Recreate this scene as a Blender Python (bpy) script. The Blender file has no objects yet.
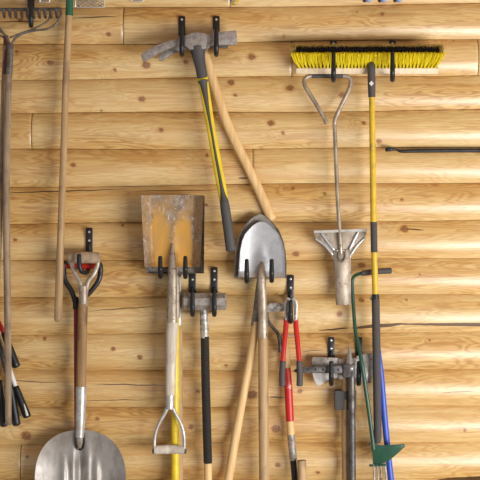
import bpy, bmesh, math, random
import numpy as np
from mathutils import Vector, Matrix
random.seed(7)
rng = np.random.default_rng(7)
S = 0.004          # metres per unit of the layout grid on the wall
D = 5.0            # viewing distance from the wall
ZC = 1.75          # height of the layout grid's centre
SC = bpy.context.scene
COL = SC.collection

def P(x, y, d=0.0):
    k = S * (D - d) / D
    return Vector(((x - 240) * k, -d, ZC - (y - 240) * k))

# ------------------------------------------------------------------ materials
class NT:
    def __init__(s, name):
        s.m = bpy.data.materials.new(name); s.m.use_nodes = True
        s.t = s.m.node_tree; s.b = s.t.nodes['Principled BSDF']
    def n(s, kind, **kw):
        nd = s.t.nodes.new('ShaderNode' + kind)
        for k, v in kw.items():
            if k.startswith('_'): setattr(nd, k[1:], v)
            else: s.put(nd.inputs[k.replace('__', ' ')], v)
        return nd
    def put(s, sock, v):
        if hasattr(v, 'is_output'): s.t.links.new(v, sock)
        else: sock.default_value = v
    def math(s, op, a, b=0.0, c=0.0, clamp=False):
        nd = s.t.nodes.new('ShaderNodeMath'); nd.operation = op; nd.use_clamp = clamp
        for i, v in enumerate((a, b, c)): s.put(nd.inputs[i], v)
        return nd.outputs[0]
    def mix(s, f, a, b, mode='MIX'):
        nd = s.t.nodes.new('ShaderNodeMix'); nd.data_type = 'RGBA'; nd.blend_type = mode
        s.put(nd.inputs[0], f); s.put(nd.inputs[6], a); s.put(nd.inputs[7], b)
        return nd.outputs[2]
    def rng(s, v, a, b, c=0.0, d=1.0):
        nd = s.t.nodes.new('ShaderNodeMapRange'); nd.interpolation_type = 'SMOOTHSTEP'
        for i, x in enumerate((v, a, b, c, d)): s.put(nd.inputs[i], x)
        return nd.outputs[0]
    def noise(s, vec, scale=1.0, detail=3.0, rough=0.5, dist=0.0):
        nd = s.n('TexNoise', Vector=vec, Scale=scale, Detail=detail, Roughness=rough, Distortion=dist)
        return nd.outputs[0]
    def coords(s, sx=1, sy=1, sz=1):
        tc = s.n('TexCoord'); mp = s.n('Mapping', Vector=tc.outputs['Object'], Scale=(sx, sy, sz))
        return mp.outputs[0]
    def fin(s, color, rough=0.5, metal=0.0, bump=None, bd=0.3, bdist=0.002):
        s.put(s.b.inputs['Base Color'], color); s.put(s.b.inputs['Roughness'], rough)
        s.put(s.b.inputs['Metallic'], metal)
        if bump is not None:
            bn = s.n('Bump', Height=bump, Strength=bd, Distance=bdist)
            s.put(s.b.inputs['Normal'], bn.outputs[0])
        return s.m

def lin(r, g, b):
    f = lambda c: (c / 12.92) if c <= 0.04045 else ((c + 0.055) / 1.055) ** 2.4
    return (f(r / 255), f(g / 255), f(b / 255), 1.0)

def wood(name, c1, c2, rough=0.6, grime=None):
    s = NT(name); co = s.coords(70, 70, 4)
    a = s.noise(co, 1.0, 4, 0.6); f = s.rng(a, 0.3, 0.7)
    c = s.mix(f, lin(*c1), lin(*c2))
    if grime:
        g = s.rng(s.noise(s.coords(14, 14, 9), 1.0, 5, 0.6), 0.48, 0.68)
        c = s.mix(s.math('MULTIPLY', g, 0.8), c, lin(*grime))
    return s.fin(c, rough, 0.0, a, 0.25)

def metal(name, c1, c2, rough=0.45, met=0.85, scale=30, spots=None, stretch=(1, 1, 1)):
    s = NT(name); co = s.coords(scale * stretch[0], scale * stretch[1], scale * stretch[2])
    a = s.noise(co, 1.0, 6, 0.62); f = s.rng(a, 0.33, 0.68)
    c = s.mix(f, lin(*c1), lin(*c2))
    if spots:
        g = s.rng(s.noise(s.coords(scale * 1.7, scale * 1.7, scale * 1.7), 1.0, 5, 0.7), 0.55, 0.68)
        c = s.mix(g, c, lin(*spots))
    r = s.rng(a, 0.2, 0.8, rough - 0.1, rough + 0.14)
    return s.fin(c, r, met * 0.55, a, 0.18, 0.001)

def paint(name, c1, rough=0.4, wear=None, amount=0.62, scale=40, met=0.0):
    s = NT(name); a = s.noise(s.coords(scale, scale, scale * 0.5), 1.0, 5, 0.65)
    c = s.mix(s.rng(a, 0.3, 0.7, 0.0, 0.25), lin(*c1), (0.02, 0.02, 0.02, 1))
    if wear:
        c = s.mix(s.rng(a, amount, amount + 0.05), c, lin(*wear))
    return s.fin(c, rough, met, a, 0.12, 0.001)

M = {}
M['pale_wood'] = wood('pale_ash_wood', (230, 196, 140), (212, 170, 112), 0.55)
M['tan_wood'] = wood('tan_handle_wood', (192, 160, 117), (166, 133, 92), 0.6, (140, 112, 84))
M['old_wood'] = wood('weathered_grey_wood', (172, 150, 122), (134, 112, 88), 0.75, (106, 88, 72))
M['brown_wood'] = wood('worn_brown_wood', (166, 130, 86), (132, 98, 60), 0.6, (98, 74, 50))
M['white_wood'] = wood('whitewashed_wood', (222, 212, 198), (190, 178, 162), 0.6, (164, 148, 130))
M['grip_wood'] = wood('grip_wood', (186, 164, 138), (150, 126, 100), 0.65, (120, 98, 78))
M['redbrown_wood'] = wood('red_brown_wood', (110, 66, 46), (78, 46, 34), 0.65)
M['block_wood'] = wood('broom_block_wood', (236, 216, 186), (220, 196, 162), 0.6)
M['steel'] = metal('brushed_steel', (206, 202, 196), (166, 160, 154), 0.36, 0.7)
M['bright_steel'] = metal('bright_steel', (200, 200, 202), (172, 172, 174), 0.3, 0.7, 26)
M['grey_steel'] = metal('grey_forged_steel', (172, 164, 156), (136, 128, 120), 0.5, 0.6, 36, (86, 74, 64))
M['dark_steel'] = metal('dark_steel', (98, 93, 90), (62, 59, 58), 0.45, 0.6, 40)
M['black_steel'] = metal('black_coated_steel', (44, 43, 44), (24, 24, 25), 0.38, 0.3, 30)
M['aluminium'] = metal('scuffed_aluminium', (180, 174, 168), (144, 136, 128), 0.46, 0.75, 18, None, (1, 1, 0.5))
M['warm_steel'] = metal('warm_grimy_steel', (188, 174, 156), (142, 126, 108), 0.42, 0.75, 40, (110, 84, 58), (1, 1, 0.3))
M['tan_steel'] = metal('dusty_steel', (192, 178, 162), (148, 132, 112), 0.45, 0.6, 40, (120, 96, 72), (1, 1, 0.3))
M['mattock_steel'] = metal('sandblasted_steel', (160, 152, 146), (128, 121, 116), 0.55, 0.4, 60)
M['rim_steel'] = metal('dull_rim_steel', (150, 142, 132), (112, 104, 98), 0.5, 0.7, 30)
M['rake_steel'] = metal('rusty_rake_steel', (122, 114, 106), (88, 80, 74), 0.5, 0.6, 50, (100, 70, 50))
M['tape'] = metal('silver_tape', (206, 200, 192), (112, 106, 102), 0.4, 0.5, 55)
M['rubber'] = paint('black_rubber', (19, 19, 21), 0.45)
M['foam'] = paint('grey_foam', (74, 70, 70), 0.8, None, 0.6, 120)
M['grip_grey'] = paint('grey_rubber_grip', (78, 75, 74), 0.65)
M['yellow'] = paint('yellow_fibreglass', (240, 208, 18), 0.4)
M['yellow_worn'] = paint('worn_yellow_paint', (222, 184, 44), 0.45, (150, 124, 70), 0.63, 60)
M['red'] = paint('red_paint', (204, 34, 26), 0.35, (150, 30, 26), 0.6)
M['red_worn'] = paint('chipped_red_paint', (206, 30, 28), 0.4, (222, 206, 190), 0.66, 34)
M['dark_red'] = paint('dark_red_paint', (140, 34, 26), 0.5, (90, 40, 30), 0.58)
M['green'] = paint('green_paint', (40, 104, 74), 0.4, (120, 140, 120), 0.68)
M['dark_green'] = paint('dark_green_paint', (38, 84, 64), 0.38, (120, 128, 112), 0.68)
M['blue'] = paint('blue_paint', (44, 82, 196), 0.4)
M['light_blue'] = paint('light_blue_plastic', (140, 165, 225), 0.35)
M['white'] = paint('white_plastic', (226, 224, 220), 0.4)
M['zinc'] = metal('zinc_screw', (214, 212, 208), (180, 178, 174), 0.3, 0.7, 80)
M['bristle_yellow'] = paint('yellow_bristle', (252, 230, 40), 0.5, None, 0.6, 200)
M['bristle_black'] = paint('black_bristle', (40, 34, 34), 0.6)
M['bristle_tan'] = paint('tan_bristle', (206, 176, 96), 0.6)
M['brass'] = metal('yellow_brass', (226, 190, 60), (190, 150, 40), 0.35, 0.6, 60)

# wrapped black handle: fine horizontal bands in relief
s = NT('black_cord_wrap')
z = s.n('SeparateXYZ', Vector=s.coords(1, 1, 1)).outputs[2]
w = s.math('SINE', s.math('MULTIPLY', z, 720))
M['wrap'] = s.fin(lin(48, 46, 46), 0.55, 0.0, w, 1.0, 0.002)

# muddy square shovel: pale scuffed steel with dried ochre clay lower down the blade
s = NT('clay_caked_steel')
co = s.coords(1, 1, 1); xyz = s.n('SeparateXYZ', Vector=co)
a = s.noise(s.coords(45, 45, 45), 1, 6, 0.65)
c = s.mix(s.rng(a, 0.35, 0.66), lin(128, 108, 90), lin(166, 152, 136))
c = s.mix(s.rng(s.noise(s.coords(90, 90, 60), 1, 5, 0.7), 0.56, 0.66), c, lin(210, 204, 198))
b2 = s.noise(s.coords(22, 22, 9), 1, 4, 0.6)
zz = s.math('ADD', s.math('SUBTRACT', xyz.outputs[2], 0.765), s.math('MULTIPLY_ADD', b2, 0.16, -0.08))
f1 = s.rng(zz, 0.225, 0.12)
xd = s.math('ABSOLUTE', s.math('SUBTRACT', s.math('ABSOLUTE', s.math('SUBTRACT', xyz.outputs[0], 0.008)), 0.044))
f2 = s.rng(s.math('ADD', xd, s.math('MULTIPLY_ADD', b2, 0.04, -0.02)), 0.046, 0.022)
fr = s.rng(xyz.outputs[0], 0.098, 0.078)
cl = s.mix(s.rng(s.noise(s.coords(30, 30, 8), 1, 4), 0.3, 0.7), lin(206, 152, 54), lin(186, 142, 76))
f3 = s.math('MULTIPLY', s.math('MULTIPLY', f1, s.math('MULTIPLY_ADD', f2, 0.85, 0.15)), fr)
c = s.mix(s.rng(s.noise(s.coords(13, 13, 13), 1, 3), 0.42, 0.6, 0, 0.55), c, lin(176, 138, 84))
c = s.mix(f3, c, cl)
M['clay'] = s.fin(c, 0.62, s.math('MULTIPLY_ADD', f3, -0.3, 0.3), a, 0.25, 0.001)

# ------------------------------------------------------------------ mesh helpers
class MB:
    def __init__(s): s.v = []; s.f = []
    def add(s, v, f):
        o = len(s.v); s.v += [tuple(x) for x in v]; s.f += [tuple(i + o for i in q) for q in f]; return s
    def __iadd__(s, o): return s.add(o.v, o.f)

def crom(p, res):
    p = np.array(p, float); n = len(p)
    if n == 2 or res <= 1:
        out = []
        k = max(res, 1)
        for i in range(n - 1):
            for j in range(k): out.append(p[i] + (p[i + 1] - p[i]) * j / k)
        out.append(p[-1]); return np.array(out)
    q = np.vstack([2 * p[0] - p[1], p, 2 * p[-1] - p[-2]]); out = []
    for i in range(n - 1):
        a, b, c, d = q[i:i + 4]
        for j in range(res):
            t = j / res
            out.append(0.5 * ((2 * b) + (c - a) * t + (2 * a - 5 * b + 4 * c - d) * t * t + (3 * b - a - 3 * c + d) * t ** 3))
    out.append(p[-1]); return np.array(out)

def tube(pts, r, n=14, res=6, side=None, asp=1.0, cap=0.35, raw=False):
    """swept round (or flattened: asp) bar through layout points (x, y, depth); r in layout units"""
    if not isinstance(r, (list, tuple)): r = [r] * len(pts)
    A = [list(p if raw else P(*p)) + [rr * (1 if raw else S)] for p, rr in zip(pts, r)]
    A = crom(A, res)
    c = A[:, :3]; R = np.maximum(A[:, 3], 1e-5)
    t = np.gradient(c, axis=0); t /= np.linalg.norm(t, axis=1)[:, None] + 1e-12
    rings = []
    prev = None
    m = len(c); seq = []
    if cap: seq += [(0, -cap, 0.55), (0, -cap * 0.45, 0.9)]
    seq += [(i, 0, 1) for i in range(m)]
    if cap: seq += [(m - 1, cap * 0.45, 0.9), (m - 1, cap, 0.55)]
    for i, off, k in seq:
        if side is not None: sd = np.array(side, float)
        else:
            sd = np.cross(t[i], (0, 1, 0))
            if np.linalg.norm(sd) < 0.15: sd = prev if prev is not None else np.array((1., 0, 0))
            if prev is not None and np.dot(sd, prev) < 0: sd = -sd
        sd = sd - t[i] * np.dot(sd, t[i]); sd /= np.linalg.norm(sd) + 1e-12; prev = sd
        up = np.cross(sd, t[i])
        cc = c[i] + t[i] * off * R[i]
        rings.append([cc + R[i] * k * (math.cos(a) * sd + asp * math.sin(a) * up) for a in [2 * math.pi * q / n for q in range(n)]])
    v = [p for rg in rings for p in rg]; f = []
    for i in range(len(rings) - 1):
        for j in range(n):
            k = (j + 1) % n
            f.append((i * n + j, i * n + k, (i + 1) * n + k, (i + 1) * n + j))
    f.append(tuple(range(n))[::-1]); f.append(tuple((len(rings) - 1) * n + j for j in range(n)))
    return MB().add(v, f)

def from_bm(bm):
    bm.verts.index_update(); m = MB()
    m.add([v.co for v in bm.verts], [[v.index for v in f.verts] for f in bm.faces]); bm.free(); return m

def plate(outline, d0, d1, bev=0.002, seg=2, smooth=0, tilt=None):
    """outline in layout units, extruded from depth d0 (wall side) to d1 (room side)"""
    if smooth:
        o = list(outline); q = crom(o + [o[0]], smooth)[:-1] if False else None
        p = np.array(o, float); n = len(p); out = []
        for i in range(n):
            a, b, c, d = p[i - 1], p[i], p[(i + 1) % n], p[(i + 2) % n]
            for j in range(smooth):
                t = j / smooth
                out.append(0.5 * ((2 * b) + (c - a) * t + (2 * a - 5 * b + 4 * c - d) * t * t + (3 * b - a - 3 * c + d) * t ** 3))
        outline = out
    dm = (d0 + d1) / 2
    bm = bmesh.new()
    vs = []
    for x, y in outline:
        q = P(x, y, dm); e = tilt(x, y) if tilt else 0.0
        vs.append(bm.verts.new((q.x, -(d0 + e), q.z)))
    f = bm.faces.new(vs); f.normal_update()
    ret = bmesh.ops.extrude_face_region(bm, geom=[f])
    up = [g for g in ret['geom'] if isinstance(g, bmesh.types.BMVert)]
    for v in up: v.co.y -= (d1 - d0)
    bmesh.ops.recalc_face_normals(bm, faces=bm.faces[:])
    if bev:
        ed = [e for e in bm.edges if len(e.link_faces) == 2 and e.calc_face_angle(0) > 0.7]
        bmesh.ops.bevel(bm, geom=ed, offset=bev, segments=seg, profile=0.5, affect='EDGES', clamp_overlap=True)
    return from_bm(bm)

def box(x0, y0, x1, y1, d0, d1, bev=0.002):
    return plate([(x0, y0), (x1, y0), (x1, y1), (x0, y1)], d0, d1, bev)

def sheet(fn, nu, nv, th):
    """thin curved plate: fn(u, v) -> layout (x, y, depth) of the room side; th thickness in metres"""
    v = []; f = []
    for side in (0, 1):
        for j in range(nv + 1):
            for i in range(nu + 1):
                q = P(*fn(i / nu, j / nv)); v.append((q.x, q.y + (th if side else 0), q.z))
    W = nu + 1; B = W * (nv + 1)
    for j in range(nv):
        for i in range(nu):
            a = j * W + i
            f.append((a, a + W, a + W + 1, a + 1)); f.append((B + a, B + a + 1, B + a + W + 1, B + a + W))
    for i in range(nu):
        f.append((i, i + 1, B + i + 1, B + i)); k = nv * W + i; f.append((k + 1, k, B + k, B + k + 1))
    for j in range(nv):
        a = j * W; f.append((a + W, a, B + a, B + a + W)); a += nu; f.append((a, a + W, B + a + W, B + a))
    return MB().add(v, f)

def lens(x, y, d, r, h, n=12):
    """round screw head standing out of depth d"""
    v = []; f = []
    q = P(x, y, d)
    for k, (rr, hh) in enumerate(((1, 0), (1, .4), (.75, .85), (.3, 1))):
        for i in range(n):
            a = 2 * math.pi * i / n
            v.append((q.x + r * S * rr * math.cos(a), q.y - h * hh, q.z + r * S * rr * math.sin(a)))
    for k in range(3):
        for i in range(n):
            j = (i + 1) % n; f.append((k * n + i, k * n + j, (k + 1) * n + j, (k + 1) * n + i))
    f.append(tuple(range(3 * n, 4 * n))); f.append(tuple(range(n))[::-1])
    return MB().add(v, f)

ORG = {}
def link(name, mb, mat, org, parent=None):
    me = bpy.data.meshes.new(name)
    me.from_pydata([(a - org.x, b - org.y, c - org.z) for a, b, c in mb.v], [], mb.f)
    me.materials.append(M[mat] if isinstance(mat, str) else mat)
    bm = bmesh.new(); bm.from_mesh(me); bmesh.ops.recalc_face_normals(bm, faces=bm.faces[:]); bm.to_mesh(me); bm.free()
    me.shade_smooth(); me.set_sharp_from_angle(angle=math.radians(38))
    o = bpy.data.objects.new(name, me); COL.objects.link(o)
    if parent is not None: o.parent = parent; ORG[o.name] = org
    else: o.location = org; ORG[o.name] = org
    return o

def tag(o, label, cat, group=None):
    o['label'] = label; o['category'] = cat
    if group: o['group'] = group
    return o

def thing(name, label, cat, at, group=None):
    o = bpy.data.objects.new(name, None); COL.objects.link(o)
    o.location = P(*at); o.empty_display_size = 0.03; ORG[o.name] = o.location.copy()
    return tag(o, label, cat, group)

def part(name, mb, mat, parent, label=None):
    o = link(name, mb, mat, ORG[parent.name], parent)
    if label: o['label'] = label
    return o

# ------------------------------------------------------------------ the log wall
YL = [-176, -139, -102, -65, -28, 8, 44, 79, 113, 149, 186.5, 223.5, 261, 297.5, 335, 371, 408, 445, 482, 519, 556, 593, 630, 667, 690]
YR = [-180, -143, -106, -70, -34, 2.5, 38, 74, 109, 147, 182, 220, 259, 294, 332, 370, 406, 442, 478.5, 516, 553, 590, 628, 665, 690]
X0, X1 = -170, 650
JOINTS = {5: [123], 6: [292, 479], 8: [31], 9: [253], 17: [20], 11: [560], 14: [-60], 12: [610], 4: [230], 18: [300], 19: [140]}
KNOTS = [(108, 34, 4), (50, 63, 5), (16, 51, 3), (146, 65, 6), (142, 99, 5), (231, 82, 5), (73, 165, 4), (161, 130, 4), (207, 155, 3),
         (206, 205, 3), (101, 110, 2), (115, 70, 3), (252, 57, 6), (290, 88, 6), (342, 95, 5), (284, 36, 2.5), (383, 14, 3.5), (271, 123, 5),
         (283, 133, 3), (325, 194, 3), (293, 188, 3), (379, 141, 4), (364, 123, 3.5), (402, 200, 3), (405, 229, 6), (340, 314, 5),
         (296, 254, 5), (362, 265, 5), (97, 450, 1), (97, 419, 3.5), (26, 436, 8), (27, 457, 2.5), (44, 339, 3), (113, 349, 3.5),
         (198, 391, 3), (191, 427, 4), (226, 366, 3), (276, 429, 7), (300, 391, 4), (278, 465, 4), (180, 317, 3), (140, 357, 4),
         (252, 395, 8), (318, 473, 3), (357, 12, 2), (455, 40, 2), (420, 274, 2), (407, 300, 2), (362, 300, 4), (345, 362, 3), (345, 283, 4),
         (235, 95, 3), (186, 62, 4), (20, 20, 4), (122, 225, 2.5), (15, 240, 3), (430, 340, 2), (465, 430, 3), (540, 100, 5), (575, 260, 5),
         (520, 420, 5), (600, 350, 4), (-40, 100, 5), (-80, 250, 6), (-50, 390, 5), (560, 20, 4)]
LOGR = 0.108
def build_wall():
    V = []; F = []; G = []; K = []; T = []; off = 0
    ROWS = 20
    nlog = len(YL) - 1; seg_id = 0
    for i in range(nlog):
        cuts = [X0] + sorted(JOINTS.get(i, [])) + [X1]
        for c in range(len(cuts) - 1):
            seg_id += 1
            a, b = cuts[c], cuts[c + 1]
            gap = 0.35
            a2 = a + (gap if c else 0); b2 = b - (gap if c < len(cuts) - 2 else 0)
            ncol = max(4, int((b2 - a2) / 1.15))
            xs = np.linspace(a2, b2, ncol + 1)
            rowv = np.concatenate([[0.0, 0.012], np.linspace(0.03, 0.97, ROWS - 3), [0.988, 1.0, 1.0]])
            nr = len(rowv)
            tint = rng.uniform(-1, 1); phase = rng.uniform(0, 50)
            wob = rng.uniform(0, 6.28)
            X, R = np.meshgrid(xs, rowv)
            tt = X / 480.0
            wl = 0.8 * np.sin(X / 53 + wob + 1.7 * i) if False else 0
            yt = YL[i] + (YR[i] - YL[i]) * tt + 0.7 * np.sin(X / 61 + i * 1.9)
            yb = YL[i + 1] + (YR[i + 1] - YL[i + 1]) * tt + 0.7 * np.sin(X / 61 + (i + 1) * 1.9)
            Y = yt + (yb - yt) * R
            h = (yb - yt) * S / 2
            zz = (R - 0.55) * 2 * h * 0.985
            dep = np.sqrt(np.maximum(LOGR ** 2 - zz ** 2, 1e-6)) - LOGR       # 0 at the crest, negative at the grooves
            dep = dep + 0.0012 * np.sin(X / 37 + wob) * np.cos(R * 5 + wob)
            if c: dep = dep - 0.004 * np.exp(-(X - a) / 0.8)
            if c < len(cuts) - 2: dep = dep - 0.004 * np.exp(-(b - X) / 0.8)
            dep[-1, :] -= 0.024; dep[0, :] -= 0.005
            wx = (X - 240) * S; wz = ZC - (Y - 240) * S
            # grain coordinates, pushed aside around the knots
            gx = wx.copy(); gv = R * 0.15
            kn = np.zeros_like(wx)
            for kx, ky, kr in KNOTS:
                dx = (X - kx); dy = (Y - ky)
                inside = (YL[i] + (YR[i] - YL[i]) * kx / 480 <= ky <= YL[i + 1] + (YR[i + 1] - YL[i + 1]) * kx / 480)
                if not inside: continue
                r2 = (dx / 1.35) ** 2 + dy ** 2
                kn = np.maximum(kn, np.exp(-r2 / (0.55 * kr) ** 2 * 0.9))
                infl = np.exp(-((dx / (4.2 * kr)) ** 2 + (dy / (2.3 * kr)) ** 2))
                gv = gv + infl * 0.0040 * kr * np.tanh(dy / (0.6 * kr))* -0.5
                gx = gx + infl * 0.10
            V.append(np.stack([wx, -dep, wz], -1).reshape(-1, 3))
            G.append(np.stack([gx, gv, np.full_like(wx, phase)], -1).reshape(-1, 3))
            K.append(kn.reshape(-1)); T.append(np.full(wx.size, tint))
            W = ncol + 1
            jj, ii = np.meshgrid(np.arange(nr - 1), np.arange(ncol), indexing='ij')
            q = off + jj * W + ii
            F.append(np.stack([q, q + W, q + W + 1, q + 1], -1).reshape(-1, 4))
            # end grain closing each board end
            e0 = off + np.arange(nr) * W; e1 = e0 + ncol
            main = V[-1]; st = off; off += wx.size
            for e, sgn in ((e0, 1), (e1, -1)):
                base = main[e - st].copy(); base[:, 1] += 0.03
                V.append(base); G.append(np.tile([0, 0, phase], (nr, 1))); K.append(np.full(nr, 0.5)); T.append(np.full(nr, tint))
                nb = off + np.arange(nr); off += nr
                F.append(np.stack([e[:-1], e[1:], nb[1:], nb[:-1]], -1))
    # backing boards behind the grooves
    V = np.concatenate(V); G = np.concatenate(G); K = np.concatenate(K); T = np.concatenate(T); F = np.concatenate(F)
    xa, xb = (X0 - 240) * S, (X1 - 240) * S; zt = ZC + (240 + 180) * S
    bb = np.array([(xa, .06, 0), (xb, .06, 0), (xb, .06, zt), (xa, .06, zt), (xa, .12, 0), (xb, .12, 0), (xb, .12, zt), (xa, .12, zt)])
    n0 = len(V); V = np.vstack([V, bb]); G = np.vstack([G, np.zeros((8, 3))]); K = np.append(K, np.zeros(8)); T = np.append(T, np.zeros(8))
    bf = np.array([(0, 1, 2, 3), (4, 7, 6, 5), (0, 4, 5, 1), (3, 2, 6, 7), (0, 3, 7, 4), (1, 5, 6, 2)]) + n0
    F = np.vstack([F, bf])
    me = bpy.data.meshes.new('wall_back')
    me.vertices.add(len(V)); me.vertices.foreach_set('co', V.astype(np.float32).ravel())
    me.loops.add(F.size); me.loops.foreach_set('vertex_index', F.astype(np.int32).ravel())
    me.polygons.add(len(F)); me.polygons.foreach_set('loop_start', np.arange(0, F.size, 4, dtype=np.int32))
    me.update(calc_edges=True)
    at = me.attributes.new('grain', 'FLOAT_VECTOR', 'POINT'); at.data.foreach_set('vector', G.astype(np.float32).ravel())
    at = me.attributes.new('knot', 'FLOAT', 'POINT'); at.data.foreach_set('value', K.astype(np.float32))
    at = me.attributes.new('tint', 'FLOAT', 'POINT'); at.data.foreach_set('value', T.astype(np.float32))
    me.validate(); me.shade_smooth(); me.set_sharp_from_angle(angle=math.radians(25))
    return me

CRACKS_AND_BAND = [(-10, 22, 43, 21, .8), (70, 18, 118, 16, .8), (-5, 193, 125, 189, .9), (318, 331, 352, 328, 1.2), (350, 328.5, 408, 323.5, 3.2), (392, 324.3, 640, 325, 3.4),
          (92, 384, 168, 385.5, .7), (86, 311, 165, 306, .6), (78, 400.5, 150, 400, .5), (268, 397, 285, 397.5, 1.1), (130, 191, 226, 189.5, .6),
          (238, 178, 249, 178, 1.2), (-5, 380, 60, 383, .5), (440, 393, 475, 391, .6), (405, 229, 425, 230, 1.0), (300, 352, 324, 350, .5), (432, 482, 640, 474, 9)]  # last entry is a broad dark band at the lower corner
s = NT('pine_log_siding')
ga = s.n('Attribute', _attribute_name='grain').outputs['Vector']
kn = s.n('Attribute', _attribute_name='knot').outputs['Fac']
tn = s.n('Attribute', _attribute_name='tint').outputs['Fac']
gs = s.n('SeparateXYZ', Vector=ga)
v1 = s.n('Mapping', Vector=ga, Scale=(3.2, 19, 1)).outputs[0]
lowf = s.noise(v1, 1.0, 3, 0.42)
ring = s.math('SINE', s.math('MULTIPLY_ADD', gs.outputs[1], 150, s.math('MULTIPLY', lowf, 78)))
ring = s.math('POWER', s.math('MULTIPLY_ADD', ring, 0.5, 0.5), 1.6)
patch = s.rng(s.noise(s.n('Mapping', Vector=ga, Scale=(1.5, 9, 1.37)).outputs[0], 1.0, 2), 0.40, 0.66)
fib = s.noise(s.n('Mapping', Vector=ga, Scale=(9, 330, 3)).outputs[0], 1.0, 4, 0.65)
streak = s.rng(s.noise(s.n('Mapping', Vector=ga, Scale=(1.6, 60, 5)).outputs[0], 1.0, 4, 0.6), 0.46, 0.70)
blot = s.rng(s.noise(s.n('Mapping', Vector=ga, Scale=(5, 22, 2)).outputs[0], 1.0, 4, 0.6), 0.40, 0.68)
c = s.mix(patch, lin(230, 203, 145), lin(221, 184, 114))
c = s.mix(s.math('MULTIPLY', streak, 0.50), c, lin(192, 142, 76))
rf = s.math('MULTIPLY', ring, s.math('MULTIPLY_ADD', patch, 0.56, 0.17))
c = s.mix(rf, c, lin(152, 94, 38))
c = s.mix(s.rng(fib, 0.44, 0.64, 0.0, 0.50), c, lin(182, 134, 72))
c = s.mix(s.math('MULTIPLY', blot, 0.34), c, lin(206, 156, 88))
c = s.mix(s.math('MULTIPLY_ADD', tn, 0.10, 0.10), c, lin(210, 158, 88))
kn = s.math('ADD', kn, s.math('MULTIPLY', s.math('MULTIPLY_ADD', s.noise(s.coords(60, 60, 90), 1, 4, 0.6), 1.5, -0.75), s.math('POWER', s.math('MAXIMUM', kn, 0.0001), 0.6)))
halo = s.rng(kn, 0.02, 0.5)
c = s.mix(s.math('MULTIPLY', halo, 0.5), c, lin(190, 128, 66))
core = s.rng(kn, 0.32, 0.62)
kc = s.mix(s.rng(s.noise(s.coords(160, 160, 160), 1, 3), 0.35, 0.65), lin(156, 102, 54), lin(104, 66, 38))
c = s.mix(s.math('MULTIPLY', core, 0.85), c, kc)
px = s.n('SeparateXYZ', Vector=s.coords(1, 1, 1))
cn = s.noise(s.coords(16, 1, 1), 1.0, 3)
crack = None
for x0, y0, x1, y1, w in CRACKS_AND_BAND:
    a = P(x0, y0); b = P(x1, y1)
    t = s.math('DIVIDE', s.math('SUBTRACT', px.outputs[0], a.x), b.x - a.x)
    zl = s.math('MULTIPLY_ADD', t, b.z - a.z, a.z + (-0.004))
    zl = s.math('MULTIPLY_ADD', cn, 0.008, zl)
    dd = s.math('ABSOLUTE', s.math('SUBTRACT', px.outputs[2], zl))
    wid = s.math('MULTIPLY', s.math('MULTIPLY', t, s.math('SUBTRACT', 1.0, t)), 4 * w * S * 0.75)
    wid = s.math('POWER', s.math('MAXIMUM', wid, 1e-7), 0.8); wid = s.math('MULTIPLY', wid, 0.32)
    f = s.math('MULTIPLY', s.math('LESS_THAN', dd, wid), s.math('LESS_THAN', s.math('ABSOLUTE', s.math('SUBTRACT', t, 0.5)), 0.5))
    crack = f if crack is None else s.math('MAXIMUM', crack, f)
c = s.mix(s.math('MULTIPLY', crack, 0.92), c, lin(74, 46, 26))
hgt = s.math('ADD', s.math('MULTIPLY', fib, 0.4), s.math('ADD', s.math('MULTIPLY', ring, -0.12), s.math('MULTIPLY', crack, -3.0)))
s.put(s.b.inputs['Specular IOR Level'], 0.7); s.put(s.b.inputs['Coat Weight'], 1.0); s.put(s.b.inputs['Coat Roughness'], 0.31)
M['logs'] = s.fin(c, s.math('MULTIPLY_ADD', fib, 0.2, 0.30), 0.0, hgt, 0.35, 0.0012)
wme = build_wall(); wme.materials.append(M['logs'])
wall = bpy.data.objects.new('wall_back', wme); COL.objects.link(wall); wall['kind'] = 'structure'

# unseen slabs, added: lower one bounces light up, upper one blocks top light
s = NT('concrete_floor')
a = s.noise(s.coords(3, 3, 3), 1, 6, 0.6)
M['concrete'] = s.fin(s.mix(a, lin(178, 168, 154), lin(150, 142, 132)), 0.7, 0, a, 0.1)
s = NT('pine_ceiling_boards')
sx = s.n('SeparateXYZ', Vector=s.coords(1, 1, 1))
gr = s.math('LESS_THAN', s.math('FRACT', s.math('MULTIPLY', sx.outputs[1], 7)), 0.04)
a = s.noise(s.coords(3, 40, 40), 1, 3)
M['boards'] = s.fin(s.mix(gr, s.mix(a, lin(196, 150, 92), lin(170, 122, 70)), lin(80, 54, 32)), 0.6)
xa, xb = (X0 - 240) * S, (X1 - 240) * S
def slab(name, z0, z1, mat):
    v = [(xa, .12, z0), (xb, .12, z0), (xb, -6.2, z0), (xa, -6.2, z0), (xa, .12, z1), (xb, .12, z1), (xb, -6.2, z1), (xa, -6.2, z1)]
    f = [(0, 3, 2, 1), (4, 5, 6, 7), (0, 1, 5, 4), (1, 2, 6, 5), (2, 3, 7, 6), (3, 0, 4, 7)]
    o = link(name, MB().add(v, f), mat, Vector((0, 0, 0))); o['kind'] = 'structure'
slab('bounce_floor', -0.1, 0.0, 'concrete')
slab('light_block_ceiling', ZC + 420 * S, ZC + 420 * S + 0.1, 'boards')

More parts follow.
